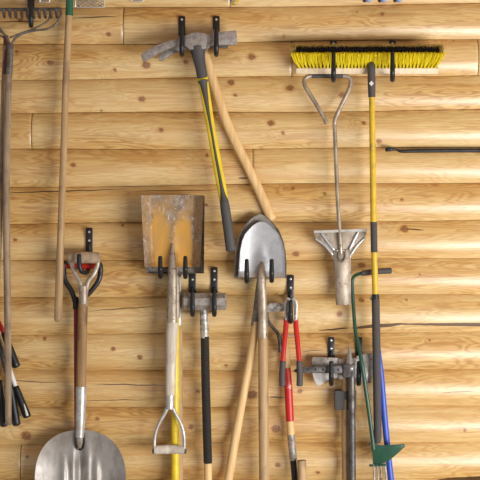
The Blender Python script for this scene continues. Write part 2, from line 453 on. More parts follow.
# ------------------------------------------------------------------ hooks
HG = 'black coated tool hooks on the log wall'
def hook(x, top, bot, ftop, fbot, reach, screws, label, path=None, w=3.4, fw=2.4):
    t = thing('wall_hook', label, 'hook', (x, top, 0.0), HG)
    o = [(x - w + .6, top), (x + w - .6, top), (x + w, top + 1), (x + w, bot), (x - w, bot), (x - w, top + 1)]
    part('mounting_plate', plate(o, -0.001, 0.006, 0.0012), 'black_steel', t)
    ft = [(x, bot - 8, 0.007), (x, fbot - 9, 0.009), (x, fbot - 3, 0.013), (x, fbot, reach * .45), (x, fbot - 1, reach * .85), (x, fbot - 7, reach), (x, (ftop + fbot) / 2, reach), (x, ftop, reach - .006)]
    rr = [1.7, 1.7, 1.8, 2.2, fw, fw * 1.02, fw * .98, fw * .82]
    if path: ft = path; rr = [2.0] + [fw] * (len(path) - 2) + [fw * .9]
    part('prong', tube(ft, rr, 14, 6, side=None if path else (1, 0, 0), asp=0.85, cap=.5), 'rubber', t, 'rubber coated upturned prong')
    for sy in screws:
        part('screw', lens(x, sy, 0.0055, 1.25, 0.004), 'zinc', t, 'bright round screw head')
    return t

hook(31, -14, 8, 2, 26, 0.115, [4], 'black hook holding the garden rake head over the forked tines')
hook(181.8, 16, 36, 27, 55, 0.125, [19.5, 27], 'black hook over the mattock heads, beside the long adze blades')
hook(216.3, 16, 36, 27, 55, 0.125, [19.5, 27], 'black hook over the mattock heads, beside the blunt square end')
hook(333.5, 40.3, 55, 53, 80.6, 0.178, [43.5], 'black hook carrying the push broom and the loop-handled tool')
hook(392.5, 40.3, 55, 53, 80.3, 0.178, [43.5], 'black hook carrying the push broom alone, past the broom handle')
hook(160.2, 240, 262, 257, 277, 0.138, [246], 'black hook prong on the clay-caked shovel blade, away from sledgehammer')
hook(185.3, 240, 262, 257, 277, 0.138, [246], 'black hook prong on the clay-caked shovel blade, nearer the sledgehammer')
hook(192.5, 272, 296, 292, 315, 0.105, [279.5], 'black hook holding the sledgehammer head close to the square shovels')
hook(214.3, 267, 296, 292, 315, 0.105, [271, 279.5], 'taller black hook holding the free end of the sledgehammer head')
hook(246.7, 250, 266, 260, 281.5, 0.12, [254], 'black hook prong on round-point shovel blade, nearer the sledgehammer')
hook(271.7, 250, 266, 260, 281, 0.12, [254], 'black hook prong on round-point shovel blade, nearer the bolt cutter')
hook(290.6, 275, 300, 301, 322, 0.10, [279, 287.5], 'black hook with two bright screws holding the red bolt cutter', fw=2.5)
hook(331.2, 337, 360, 362, 384, 0.115, [340.3, 348.5], 'black hook in front of the axe blade beside the perforated bar')
hook(358.8, 337, 360, 362, 384, 0.095, [348.5], 'black hook behind the green rod, over the curved axe bit')
hook(-17, 262, 284, 282, 303, 0.085, [266, 274], 'black hook holding the pair of loppers outside the picture edge')
hook(89.2, 227.5, 252, 255, 273, 0.125, [232, 240.5], 'black hook holding the two D-handle grips',
     path=[(89.2, 244, .007), (89, 262, .010), (88.6, 269, .02), (86.5, 272.3, .07), (82, 271.5, .105), (79.4, 266, .115), (79, 255, .112)])

# ------------------------------------------------------------------ garden rake and its neighbour
t = thing('garden_rake', 'rusty bow rake with toothed head up and long weathered grey handle', 'rake', (8, 425, .09))
hd = part('rake_head', tube([(-44, 9, .075), (8, 9.3, .075), (61, 9, .075)], 1.7, 10, 6), 'dark_steel', t)
for i in range(18):
    x = -43 + i * 5.85
    part('tine', tube([(x, 9.5, .075), (x + .2, 13.5, .080), (x + .8, 17.2, .092), (x + 1.6, 18.6, .104)], [1.7, 1.7, 1.4, .7], 8, 4), 'rake_steel', hd)
bw = tube([(61, 9, .075), (60.5, 16, .082), (56, 24, .088), (47, 29, .09), (34, 30.6, .09), (22, 34, .09), (14, 40, .09), (11.5, 47, .09), (11, 56, .09)], 1.15, 10, 6)
bw += tube([(50, 10, .075), (49.5, 18, .084), (45, 23, .09), (35, 28, .093), (22, 33, .093), (10, 37.5, .093)], .95, 10, 6)
part('bow', bw, 'rake_steel', t)
bw = tube([(-44, 9, .075), (-42, 18, .082), (-36, 25, .088), (-22, 28, .09), (-6, 29.5, .09), (3, 33, .09), (8, 39, .09), (10, 47, .09), (10.4, 56, .09)], 1.1, 10, 6)
part('bow', bw, 'rake_steel', t)
part('ferrule', tube([(11, 44, .09), (10.2, 58, .09), (9.2, 74, .09)], [2.7, 3.0, 3.3], 14, 4), 'rake_steel', t)
part('handle', tube([(9.3, 70, .09), (7.4, 120, .088), (6.3, 180, .086), (6.8, 250, .088), (7.8, 330, .096), (8.3, 400, .100), (8.4, 424, .100)], [3.1, 3.3, 3.4, 3.5, 3.4, 3.3, 3.0], 16, 6), 'old_wood', t)

t = thing('leaf_rake', 'dark red-brown handle running close behind the garden rake handle', 'rake', (-4, 420, .05))
part('handle', tube([(5.5, 46, .052), (3.4, 110, .05), (1, 180, .055), (-1.6, 255, .088), (-3.6, 300, .112), (-6, 420, .114)], [2.9, 2.9, 2.9, 2.9, 2.9, 2.7], 14, 6), 'old_wood', t)
part('socket', tube([(6, 36, .052), (5.8, 52, .052), (5, 74, .052)], [2.4, 2.9, 3.1], 14, 4), 'redbrown_wood', t, 'red-brown socket at its top')
fr = MB()
for k in range(-4, 5):
    fr += tube([(6, 38, .05), (5 + k * 3, 20, .05), (0 + k * 8, -12, .045), (-1 + k * 8.4, -18, .06)], .6, 6, 4) if k in (-4, -3) else MB()
fr += tube([(6, 40, .05), (2, 36.5, .05), (-10, 34, .05), (-24, 26, .05), (-30, 14, .05)], 1.0, 8, 5)
part('bracket', fr, 'rim_steel', t)

# ------------------------------------------------------------------ loppers
def lopper(label, pivot, arms, d, armmat, bladed):
    t = thing('lopper', label, 'loppers', (pivot[0], pivot[1], d), 'long loppers hanging behind the rake handle')
    px_, py_ = pivot
    part('blade', plate([(px_ - 5, py_ + 6), (px_ - 9, py_ - 12), (px_ - 7, py_ - 30), (px_, py_ - 14), (px_ + 4, py_ + 4)], d - .006, d, .0015, 2, 3), 'steel', t)
    part('hook_blade', plate([(px_ - 4, py_ + 4), (px_ + 2, py_ - 12), (px_ + 9, py_ - 24), (px_ + 10, py_ - 12), (px_ + 5, py_ + 6)], d, d + .006, .0015, 2, 3), 'dark_steel', t)
    part('pivot_bolt', lens(px_, py_, d + .006, 2.2, .005), 'zinc', t)
    for k, (a, b, c, mm, band) in enumerate(arms):
        dd = d + .008 * k
        part('arm', tube([(px_, py_ + 2, dd), a, b], [2.6, 2.5, 2.4], 12, 5), mm, t)
        g = part('grip', tube([b, ((b[0] + c[0]) / 2, (b[1] + c[1]) / 2, (b[2] + c[2]) / 2), c], [3.2, 3.8, 4.2], 14, 5, cap=.4), 'rubber', t, 'black rubber grip')
        if band == 'white':
            bx, by, bd = c
            part('stripe', tube([(bx - 3.0, by - 12, bd + .0125), (bx - 1.0, by - 5, bd + .0148), (bx + .2, by - .5, bd + .0160)], [.4, 1.1, 1.2], 8, 4, asp=.4), 'white', g, 'white stripe at the grip end')
        if band == 'yellow':
            part('collar', tube([(b[0] - .3, b[1] - 3, b[2]), (b[0], b[1] + .5, b[2])], [3.6, 3.6], 14, 2, cap=.15), 'yellow_worn', g, 'yellow collar')
    return t
lopper('lopper with red arms and a yellow collar, half out of frame', (-16, 296), [
    ((-7, 312, .048), (4, 333, .048), (16.3, 366, .050), 'red', None), ((-9, 320, .06), (-1.5, 379, .062), (4, 425, .064), 'red', 'yellow')], .048, 'red', True)
lopper('lopper with pale grey tube arms and white striped grip', (-18, 300), [
    ((-6, 326, .014), (15.8, 387, .020), (27, 416, .022), 'white', 'white'), ((-6, 328, .024), (10.5, 386, .024), (16.5, 424, .024), 'dark_steel', None)], .008, 'white', True)

# ------------------------------------------------------------------ long handle with green socket
t = thing('long_handled_tool', 'long tan wooden handle with green metal socket reaching the top edge', 'garden tool', (58, 322, .05))
part('handle', tube([(69, 13, .05), (66, 80, .055), (64, 140, .06), (61.3, 220, .07), (59, 290, .076), (58, 319, .076)], [3.3, 3.5, 3.4, 3.5, 3.9, 3.9], 16, 6, cap=.7), 'tan_wood', t)
part('socket', tube([(70.6, -40, .05), (69.8, -8, .05), (69.2, 15.5, .05)], [2.2, 3.4, 3.9], 16, 4, cap=.1), 'green', t, 'green painted steel socket')
part('blade', plate([(58, -66), (84, -66), (80, -46), (73, -38), (68, -38), (62, -46)], .044, .05, .0015, 2), 'green', t)

# ------------------------------------------------------------------ D-handle builder
def yoke(t, arms_l, arms_r, r, mat, asp=1.0, grip=None, gmat=None, ferr=None, gname='grip'):
    m = tube(arms_l, r, 12, 6, asp=asp); m += tube(arms_r, r, 12, 6, asp=asp)
    if ferr: m += tube(ferr[0], ferr[1], 16, 4, cap=.1)
    y = part('yoke', m, mat, t, 'metal Y-shaped yoke')
    g = part(gname, tube(grip[0], grip[1], 16, 6, asp=.8, cap=.2), gmat, t)
    return y

# black D-handle tool with red shaft, behind the scoop
t = thing('spade', 'black D-handle spade with thin dark red shaft behind the scoop shovel', 'spade', (77, 500, .04))
yoke(t, [(66, 262, .038), (63.6, 267, .038), (65, 280, .038), (71.5, 291, .038), (75, 301, .038), (76, 309, .038)],
     [(98, 262, .038), (100.4, 267, .038), (99.2, 279, .038), (92, 290, .038), (82, 300, .038), (78, 308, .038)], [2.4, 2.6, 2.6, 2.5, 2.6, 2.4], 'black_steel', 1.0,
     ([(66, 266, .038), (82, 266.5, .038), (98, 266, .038)], [2.6, 2.9, 2.6]), 'red', ([(75.8, 297, .038), (76, 309, .038)], [2.9, 3.2]))
part('shaft', tube([(76.2, 306, .038), (76.5, 370, .036), (77, 436, .026)], 2.5, 14, 4), 'dark_red', t)
part('blade', sheet(lambda u, v: (80 + (u - .5) * 58 * (1 - .12 * v), 440 + 86 * v, .014 + .010 * (2 * u - 1) ** 2), 12, 10, .003), 'rim_steel', t)

# aluminium scoop shovel
t = thing('scoop_shovel', 'big scuffed aluminium scoop shovel with wooden D-grip, blade down', 'shovel', (81, 560, .08))
yoke(t, [(70, 254, .07), (71.2, 262, .071), (74.6, 272, .073), (79.5, 281, .075), (81.4, 294, .077)],
     [(98.4, 254, .07), (97.6, 264, .071), (94.4, 273, .073), (88, 282, .075), (85.6, 294, .077)], [2.1, 2.2, 2.3, 2.3, 2.3], 'tan_steel', .8,
     ([(69, 258, .07), (84, 257.4, .07), (99, 258, .07)], [5.4, 5.8, 5.4]), 'grip_wood', ([(83.6, 286, .077), (83.3, 306, .077)], [4.2, 4.5]))
part('handle', tube([(83, 304, .077), (82, 345, .078), (81, 390, .08)], [4.7, 4.9, 4.9], 18, 5, cap=.1), 'brown_wood', t)
part('ferrule', tube([(81.2, 386.5, .08), (80.9, 405, .081), (80, 430, .084), (79.6, 437, .085)], [5.3, 5.1, 4.5, 4.2], 18, 5, cap=.08), 'steel', t, 'bright tapered steel ferrule')
OUT = [(34.6, 40, 545), (34.6, 0, 0)]
def scoop(u, v):
    # rounded shoulders, straight sides, square mouth far below
    y = 430 + 118 * v ** 1.25
    k = (y - 430)
    hw = 45.6 * (1 - max(0.0, 1 - k / 50.0) ** 2.3) ** (1 / 2.3) if k < 50 else 45.6
    hw = max(hw, 7.0) + .012 * max(0, k - 50)
    x = 80.4 + (2 * u - 1) * hw
    s_ = (x - 80.4) / 46
    d = .052 + .040 * abs(s_) ** 2.6 + .03 * (1 - min(1, k / 40)) ** 2
    d += .0 if k > 0 else 0
    if k > 8:
        g = min(1, (k - 8) / 26)
        d -= .017 * g * math.exp(-((x - 80.4) / 3.6) ** 2)
        for cx in (64, 96.5): d += .013 * min(1, max(0, (k - 24) / 18)) * math.exp(-((x - cx) / 3.4) ** 2)
        d += .010 * g * (math.exp(-((x - 73) / 3.4) ** 2) + math.exp(-((x - 88) / 3.4) ** 2))
    return x, y, d
bl = part('blade', sheet(scoop, 72, 60, .0025), 'aluminium', t)
part('socket_tongue', tube([(79.6, 432, .083), (79.7, 441, .078), (79.8, 446.5, .066)], [4.0, 3.5, 2.6], 14, 5, asp=.55, cap=.5), 'tan_steel', t)
part('socket_strap', tube([(79.6, 426, .0895), (76.0, 433, .0865), (75.6, 441, .0815), (76.8, 447.5, .071), (79.8, 449.6, .067), (82.8, 447.5, .071), (84.0, 441, .0815), (83.4, 433, .0865), (79.8, 426, .0895)], 1.0, 8, 5), 'black_steel', t)

# ------------------------------------------------------------------ mattocks
t = thing('mattock', 'mattock with black and yellow fibreglass handle, in front', 'mattock', (231, 252, .09))
body = plate([(185, 36.5), (190, 33.8), (197, 32.6), (204, 33.6), (208, 35), (207, 47), (204.6, 50), (191, 50.5), (187, 48.5), (184.5, 46)], .062, .108, .005, 3)
hd = part('mattock_head', body, 'mattock_steel', t)
part('adze_blade', plate([(188, 35), (178, 39), (165, 42.8), (152, 47.8), (142.6, 53.6), (141.2, 55.2), (143, 62), (150, 58.6), (158, 53.5), (168, 49.2), (179, 46), (188, 46.5)], .066, .102, .0022, 2), 'mattock_steel', hd)
part('cutter_blade', plate([(205, 35.4), (212, 33.6), (220, 32.4), (236.4, 30.6), (237.2, 44.8), (226, 45.2), (214, 45), (205, 47)], .076, .098, .003, 2), 'mattock_steel', hd)
part('collar', tube([(197.6, 47, .086), (198.8, 58, .087), (200.8, 68, .088), (202.4, 78, .088)], [7.8, 6.2, 5.4, 5.2], 18, 5, asp=.85, cap=.1), 'grip_grey', t, 'dark rubber collar under the head')
part('handle', tube([(202.2, 77, .088), (204, 87, .088), (209.6, 120, .088), (216, 157, .087), (222, 189, .087), (224, 202, .087)], [5.4, 5.0, 4.3, 4.4, 4.6, 4.2], 18, 6, asp=.55, cap=.1), 'yellow', t, 'yellow fibreglass shaft')
part('inlay', tube([(202.9, 81, .0885), (204.2, 88, .089), (209.6, 120, .0905), (216, 157, .0895), (222, 189, .0895), (224.2, 202, .089)], [5.4, 3.6, 1.9, 1.9, 2.4, 4.0], 14, 6, asp=1.25, cap=.1), 'grip_grey', t, 'dark grey stripe down the shaft')
part('end_grip', tube([(223.4, 196, .087), (225, 207, .087), (228, 228, .087), (231, 250, .087)], [3.6, 4.7, 4.9, 5.0], 18, 5, asp=.8, cap=.3), 'grip_grey', t, 'dark rubber end grip')

t = thing('mattock', 'mattock with curved pale wooden handle, mostly hidden behind the yellow one', 'mattock', (272, 222, .04))
hd = part('mattock_head', plate([(187, 38), (197, 36), (208, 37), (210, 47), (205, 52), (192, 53), (186, 50)], .024, .056, .004, 2), 'grey_steel', t)
part('adze_blade', plate([(189, 41), (178, 44.6), (168, 49.6), (158.4, 56.4), (159.2, 60.8), (163, 60.4), (171, 54.8), (180, 51.2), (189, 50)], .026, .054, .002, 2), 'mattock_steel', hd)
part('pick_point', plate([(207, 42), (216, 43.4), (228, 44.6), (228, 48.6), (217, 47.6), (207, 49)], .022, .042, .002, 2), 'dark_steel', hd)
part('pick_point', plate([(208, 40), (211, 31), (215, 29.6), (219, 31), (221, 40)], .022, .042, .002, 2), 'grey_steel', hd)
part('handle', tube([(201, 46, .040), (210.5, 73, .040), (225.8, 120, .036), (242, 155, .032), (257, 186, .025), (271.5, 219, .018)], [5.4, 4.6, 4.7, 4.6, 4.6, 5.0], 18, 6, asp=.75, cap=.3), 'pale_wood', t)

# ------------------------------------------------------------------ square-point shovels (nested)
def square_blade(cx, cy, w0, w1, h, d, lip):
    def fn(u, v):
        y = cy + h * v
        hw = (w0 + (w1 - w0) * v) / 2
        s_ = 2 * u - 1
        x = cx + s_ * hw
        e = max(0, abs(s_) - .70) / .30
        dd = d + lip * e ** 1.25 + .006 * (1 - v) * 0
        yy = y - 1.2 * (1 - v) * (1 - s_ * s_) * .3
        fx = (x - (cx + .3)); fv = max(0, (v - .35) / .65)
        dd += .018 * fv ** 1.3 * math.exp(-(fx / (3.2 + 2.4 * fv)) ** 2)
        if v > .93: dd += .012 * (v - .93) / .07
        return x, yy, dd
    return fn
def frame_pt(): pass
t = thing('square_shovel', 'square shovel caked with ochre clay, whitewashed shaft and steel D-handle', 'shovel', (170, 455, .09))
b = square_blade(172.3, 195.4, 63, 55.5, 71.6, .076, .045)
part('blade', sheet(b, 64, 40, .0025), 'clay', t)
part('socket', tube([(172.4, 244, .084), (172.5, 258, .093), (172.5, 275, .102), (172.3, 300, .105), (172, 324, .107)], [1.2, 3.2, 4.6, 5.1, 5.4], 18, 6, asp=.85, cap=.1), 'warm_steel', t, 'worn steel socket')
part('shaft', tube([(172.3, 322.5, .107), (171.4, 350, .108), (170, 397, .109)], [5.7, 5.3, 4.6], 18, 5, asp=.85, cap=.1), 'white_wood', t)
yoke(t, [(168.4, 405, .110), (165, 413, .110), (158.4, 425, .110), (155, 436, .110), (154.2, 452, .110)],
     [(171.6, 405, .110), (174.6, 412, .110), (181, 424, .110), (184, 436, .110), (184.4, 452, .110)], [2.2, 1.9, 1.6, 1.6, 1.5], 'steel', .9,
     ([(154.5, 450, .110), (169.3, 449.4, .110), (184, 450, .110)], [4.0, 4.5, 4.0]), 'white_wood', ([(170.1, 395, .109), (170, 409, .110)], [4.6, 4.0]))
for x in (154.3, 184.3):
    part('rivet', tube([(x - 1.2, 451, .110), (x + 1.2, 451, .110)], 2.7, 12, 2), 'grip_grey', t)

t = thing('square_shovel', 'square shovel with bright yellow shaft, blade nested behind the clay-caked one', 'shovel', (175, 640, .05))
b = square_blade(174.2, 196.2, 61, 56.4, 75.4, .046, .045)
part('blade', sheet(b, 40, 24, .0025), 'grey_steel', t)
part('socket', tube([(175, 250, .057), (175.6, 275, .069), (175.5, 318, .070)], [2.0, 4.0, 4.4], 16, 5, asp=.8, cap=.1), 'warm_steel', t)
part('shaft', tube([(175.4, 316, .070), (175.2, 400, .072), (175.2, 520, .070), (175.4, 630, .066)], [3.6, 3.9, 4.0, 4.0], 16, 5), 'yellow', t)
t = thing('square_shovel', 'square shovel with pale wooden shaft, hindmost behind the yellow shaft', 'shovel', (179, 640, .03))
b = square_blade(175.4, 197.4, 58.5, 57, 76, .024, .045)
part('blade', sheet(b, 40, 24, .0025), 'rim_steel', t)
part('socket', tube([(176.4, 250, .030), (177.8, 275, .034), (178.2, 328, .034)], [2.0, 3.4, 3.9], 16, 5, asp=.8, cap=.1), 'steel', t)
part('shaft', tube([(178.2, 326, .034), (178.6, 400, .034), (179, 520, .034), (179.4, 630, .032)], [4.1, 4.2, 4.3, 4.2], 16, 5), 'tan_wood', t)

# ------------------------------------------------------------------ sledgehammer
t = thing('sledgehammer', 'sledgehammer with steel head, silver taped neck and black wrapped handle', 'sledgehammer', (210, 560, .055))
def octo(x0, x1, yc, d, r):
    m = MB(); n = 8
    v = []; f = []
    for x, k in ((x0, .80), (x0 + 1.4, .97), (x0 + 7, 1), (x0 + 16, .98), (x1 - 16, .98), (x1 - 7, 1), (x1 - 1.4, .97), (x1, .80)):
        for i in range(n):
            a = 2 * math.pi * (i + .5) / n
            q = P(x, yc, d); v.append((q.x, q.y + r * S * k * 1.08 * math.cos(a), q.z + r * S * k * 1.08 * math.sin(a)))
    for k in range(7):
        for i in range(n):
            j = (i + 1) % n; f.append((k * n + i, k * n + j, (k + 1) * n + j, (k + 1) * n + i))
    f.append(tuple(range(n))); f.append(tuple(range(7 * n, 8 * n)))
    return m.add(v, f)
part('hammer_head', octo(182.6, 226.6, 301.4, .056, 8.4), 'grey_steel', t)
part('taped_neck', tube([(203.6, 306, .056), (204.2, 322, .056), (204.8, 338, .056)], [3.9, 4.2, 4.2], 16, 5, cap=.1), 'tape', t, 'silver taped neck')
part('wrapped_grip', tube([(204.8, 336.5, .056), (205.6, 380, .056), (206.8, 425, .056), (207.9, 463, .055)], [4.2, 4.3, 4.3, 4.3], 16, 6, cap=.1), 'wrap', t, 'ridged black wrapping')
part('handle', tube([(207.9, 461, .055), (208.4, 490, .055), (210, 555, .054)], [3.9, 3.9, 4.2], 16, 4, cap=.3), 'pale_wood', t)

# ------------------------------------------------------------------ round-point shovels
FR = [(221.6, 261, 261.6), (222.4, 257.8, 265.2), (225, 253.4, 269.8), (229, 249.2, 274.4), (234, 245, 278.9), (241, 242.2, 282), (250, 240.4, 284.3), (262, 239.2, 285.3), (277.5, 238.4, 285.4)]
RE = [(214, 259.6, 260.4), (215, 256.6, 263.8), (218, 251.8, 268.4), (223, 246.6, 273.4), (230, 241.4, 278.8), (240, 237.4, 283), (252, 235.2, 285.6), (264, 234.4, 286.4), (277.8, 234, 286.4)]
def round_blade(tab, d, dish, frog):
    ys = np.array([r[0] for r in tab]); xl = np.array([r[1] for r in tab]); xr = np.array([r[2] for r in tab])
    def fn(u, v):
        y = ys[0] + (ys[-1] - ys[0]) * v ** 1.5
        a = np.interp(y, ys, xl); b_ = np.interp(y, ys, xr)
        x = a + (b_ - a) * u; c = (xl[-1] + xr[-1]) / 2; s_ = (x - c) / 24
        e = abs(2 * u - 1)
        dd = d + dish * (s_ * s_) + .010 * (1 - v) ** 2
        rim = max(0, (e - .9) / .1); dd += .003 * rim
        fv = max(0, (v - .45) / .55); dd += frog * fv ** 1.5 * math.exp(-((x - c) / (3 + 4 * fv)) ** 2)
        if v > .94: dd += .010 * (v - .94) / .06
        return float(x), float(y), float(dd)
    return fn
t = thing('round_shovel', 'round-point shovel with clean bright blade and straight tan handle', 'shovel', (264, 640, .07))
part('blade', sheet(round_blade(FR, .060, .014, .016), 56, 48, .0022), 'bright_steel', t)
part('socket', tube([(262, 262, .068), (261.6, 272, .078), (261.6, 284, .083), (262.6, 312, .084), (263, 341, .082)], [1.5, 4.2, 4.6, 4.6, 5.0], 18, 6, asp=.8, cap=.1), 'warm_steel', t, 'worn steel socket')
part('handle', tube([(263, 339, .082), (263.4, 400, .08), (264.2, 480, .075), (265, 560, .07), (265, 640, .06)], [4.8, 5.0, 5.0, 4.9, 4.6], 18, 5), 'tan_wood', t)
t = thing('round_shovel', 'dull grey round-point shovel nested behind, pale handle slanting away below', 'shovel', (215, 600, .03))
part('blade', sheet(round_blade(RE, .034, .014, .012), 48, 40, .0022), 'rim_steel', t)
part('socket', tube([(262, 268, .042), (260.5, 284, .05), (257.5, 312, .05), (255, 326, .05)], [1.6, 4.2, 4.6, 4.6], 16, 6, asp=.8, cap=.1), 'rim_steel', t)
part('handle', tube([(256, 322, .05), (250, 360, .047), (240, 412, .044), (228.6, 478, .04), (221.5, 522, .037)], [4.0, 4.2, 4.3, 4.3, 4.3], 16, 5), 'pale_wood', t)

# ------------------------------------------------------------------ bolt cutter
t = thing('bolt_cutter', 'small bolt cutter with red handles and grey grips, jaws up on hook', 'bolt cutter', (291, 386, .08))
for sgn, ax in ((-1, 0), (1, 0)):
    cx = 291
    o = [(cx + sgn * .6, 299), (cx + sgn * 3.4, 297), (cx + sgn * 6, 300.5), (cx + sgn * 7, 306), (cx + sgn * 6.2, 314), (cx + sgn * 6.4, 320), (cx + sgn * 3.0, 321.5), (cx + sgn * 3.0, 309), (cx + sgn * 2.2, 303)]
    jw = part('jaw', plate(o, .064, .080, .002, 2), 'steel', t)
    part('gap_shade', plate([(cx + sgn * 3.6, 300.5), (cx + sgn * 5.0, 303), (cx + sgn * 5.6, 306.5), (cx + sgn * 4.8, 311), (cx + sgn * 5.0, 315), (cx + sgn * 3.2, 316), (cx + sgn * 3.1, 305)], .0796, .0812, .0005, 1), 'rim_steel', jw)  # shade of the gaps inside the jaw, put on as a darker plate
    part('bolt', lens(cx + sgn * 4.9, 318.5, .080, 1.3, .004), 'zinc', t)
    part('handle', tube([(cx + sgn * 5.0, 319, .072), (cx + sgn * 4.9, 325, .075), (cx + sgn * 6.6, 343, .092), (cx + sgn * 8.4, 364, .106)], [2.4, 2.6, 2.5, 2.3], 14, 5, asp=.8), 'red', t, 'red painted handle')
    part('grip', tube([(cx + sgn * 8.2 , 361.6, .105), (cx + sgn * 8.8, 374, .107), (cx + sgn * 8.6, 385.5, .107)], [2.9, 3.1, 3.1], 14, 4, cap=.25), 'grip_grey', t, 'dark grey grip')
part('stop_bolt', tube([(284.8, 335.6, .085), (291, 335.8, .085), (297.4, 335.8, .085)], .7, 8, 2), 'steel', t)

# ------------------------------------------------------------------ weed slasher behind it
t = thing('weed_slasher', 'weed slasher with short steel blade up and chipped red handle', 'weed cutter', (300, 560, .04))
part('blade', plate([(266.6, 304.4), (271, 303), (284, 302.6), (290, 302.5), (292, 304), (292, 310.2), (290, 311), (284, 311), (272, 312.2), (267.2, 312)], .036, .044, .0015), 'tape', t, 'mottled steel blade')
part('frame_arm', tube([(267.4, 308, .034), (267.6, 318, .034), (271.6, 326, .034), (278, 334, .034), (280, 343, .034), (280.4, 352, .036)], [1.2, 1.4, 1.5, 1.8, 2.0, 1.8], 10, 5), 'dark_steel', t)
part('handle', tube([(284.2, 334, .036), (285.6, 352, .038), (287.6, 376, .04)], [3.0, 3.3, 3.4], 14, 4), 'pale_wood', t)
part('painted_band', tube([(286.9, 368, .04), (288.6, 392, .041), (290, 421, .043)], [3.7, 4.1, 4.0], 16, 5, cap=.1), 'red_worn', t, 'chipped red paint on the handle')
part('handle', tube([(290, 419.5, .043), (291.2, 436, .044)], [3.7, 3.8], 14, 3), 'pale_wood', t)
part('ferrule', tube([(291, 434.5, .044), (292.4, 450, .044), (293.4, 460, .044)], [3.9, 3.8, 3.7], 16, 4, cap=.1), 'grey_steel', t, 'grey steel ferrule')
part('lower_shaft', tube([(293.2, 458, .044), (295, 482, .044), (300, 555, .042)], [3.3, 3.2, 3.2], 14, 4), 'black_steel', t, 'black steel lower shaft')

t = thing('hoe', 'cut wooden handle top rising beside the black lower shaft', 'garden tool', (303, 640, .04))
part('handle', tube([(301.6, 460.5, .085), (302.2, 480, .085), (303.5, 560, .080), (304, 662, .075)], [4.5, 4.3, 4.1, 4.0], 16, 4, cap=.12), 'tan_wood', t)
part('blade', plate([(290, 676.5), (318, 676.5), (312, 660), (296, 660)], .072, .078, .0015), 'dark_steel', t)

# ------------------------------------------------------------------ double-bit axe
t = thing('axe', 'double-bit axe with grey head and dark rubber collar on its wooden handle', 'axe', (346, 520, .05))
hd = part('axe_head', plate([(338, 358.5), (349, 357.6), (358, 357.8), (358.5, 379), (349, 380), (338, 379)], .034, .060, .003, 2), 'grey_steel', t)
part('bit', plate([(340, 357.8), (326, 357.2), (312.4, 356.6), (311.4, 360), (311.7, 367), (312.8, 374), (315, 381), (317.8, 386.8), (322, 384.4), (328, 380.4), (334, 378.4), (340, 378)], .042, .053, .003, 2), 'grey_steel', hd)
part('bit_edge', plate([(311.9, 372), (314.2, 380), (317.8, 386.8), (322, 384.4), (328.4, 380), (331, 377), (322, 373.4)], .0528, .0545, .0006, 1), 'steel', hd, 'polished lower bit edge')
part('bit', plate([(356, 356), (362, 354.4), (368, 353.2), (371.6, 353), (373, 358), (373.6, 366), (373.2, 374), (371, 383.4), (366, 383), (361, 381.6), (356, 379.6)], .042, .053, .003, 2), 'steel', hd)
part('bit_edge', plate([(367.5, 354), (371.6, 353), (373, 358), (373.6, 366), (373.2, 374), (371, 383.4), (367, 383), (369.2, 374), (369.6, 366), (369, 358)], .0525, .0545, .0006, 1), 'grey_steel', hd)
part('handle', tube([(345, 358, .047), (345.2, 392, .047), (345.2, 430, .047), (345.6, 480, .047), (346, 520, .047)], [3.3, 3.6, 3.7, 3.7, 4.2], 14, 4, asp=1.2, cap=.3), 'tan_wood', t)
part('rubber_collar', box(334.4, 390, 356, 409.6, .028, .064, .004), 'grip_grey', t, 'square dark rubber collar')

# ------------------------------------------------------------------ black pry bar with perforated arm
t = thing('pry_bar', 'black steel pole with upright spike and perforated horizontal arm', 'pry bar', (352, 600, .085))
part('pole', tube([(351.6, 372, .085), (351.8, 400, .085), (352.2, 480, .082), (352.6, 595, .07)], [3.5, 3.6, 3.7, 3.7], 18, 4), 'dark_steel', t)
hb = part('hub', box(342.8, 364, 354.8, 377.2, .072, .098, .003), 'dark_steel', t, 'square steel hub')
part('rivet', lens(351.6, 368.6, .098, 1.5, .003), 'zinc', hb)
part('spike', tube([(349.2, 345, .085), (349.4, 352, .085), (349.8, 360, .085), (350.2, 366, .085)], [.35, 1.6, 3.0, 4.0], 4, 4, asp=.8, cap=0), 'grey_steel', t, 'pointed grey spike')
arm = plate([(293, 371), (297, 368.2), (304, 366.6), (343, 365.2), (343, 373.4), (304, 373), (297, 373)], .078, .090, .002, 2)
ar = part('arm', arm, 'dark_steel', t)
for x in (308, 315.6, 323.2, 338.4):
    part('hole', lens(x, 369.6, .0898, 1.35, .0006), 'rubber', ar, 'round dark hole')

# ------------------------------------------------------------------ push broom
t = thing('push_broom', 'wide push broom with yellow bristles up and worn yellow handle', 'broom', (377, 445, .08))
th_ = math.radians(32)
uu = Vector((0, -math.sin(th_), math.cos(th_))); ff = Vector((0, -math.cos(th_), -math.sin(th_)))
c0 = P(367, 68.1, .066)
def bl(x, f, h):      # x in layout units along the block, f metres to the room, h metres along the bristles
    p = c0 + uu * h + ff * f; k = S * (D - .09) / D
    return Vector(((x - 240) * k, p.y, p.z))
bm = bmesh.new()
q = [bm.verts.new(bl(x, f, h)) for x in (296, 438.5) for f in (-.030, .030) for h in (-.013, .012)]
for a in ((0, 1, 3, 2), (4, 6, 7, 5), (0, 4, 5, 1), (2, 3, 7, 6), (0, 2, 6, 4), (1, 5, 7, 3)): bm.faces.new([q[i] for i in a])
bmesh.ops.recalc_face_normals(bm, faces=bm.faces[:])
bmesh.ops.bevel(bm, geom=bm.edges[:], offset=.003, segments=2, profile=.5, affect='EDGES')
blk = part('block', from_bm(bm), 'block_wood', t)
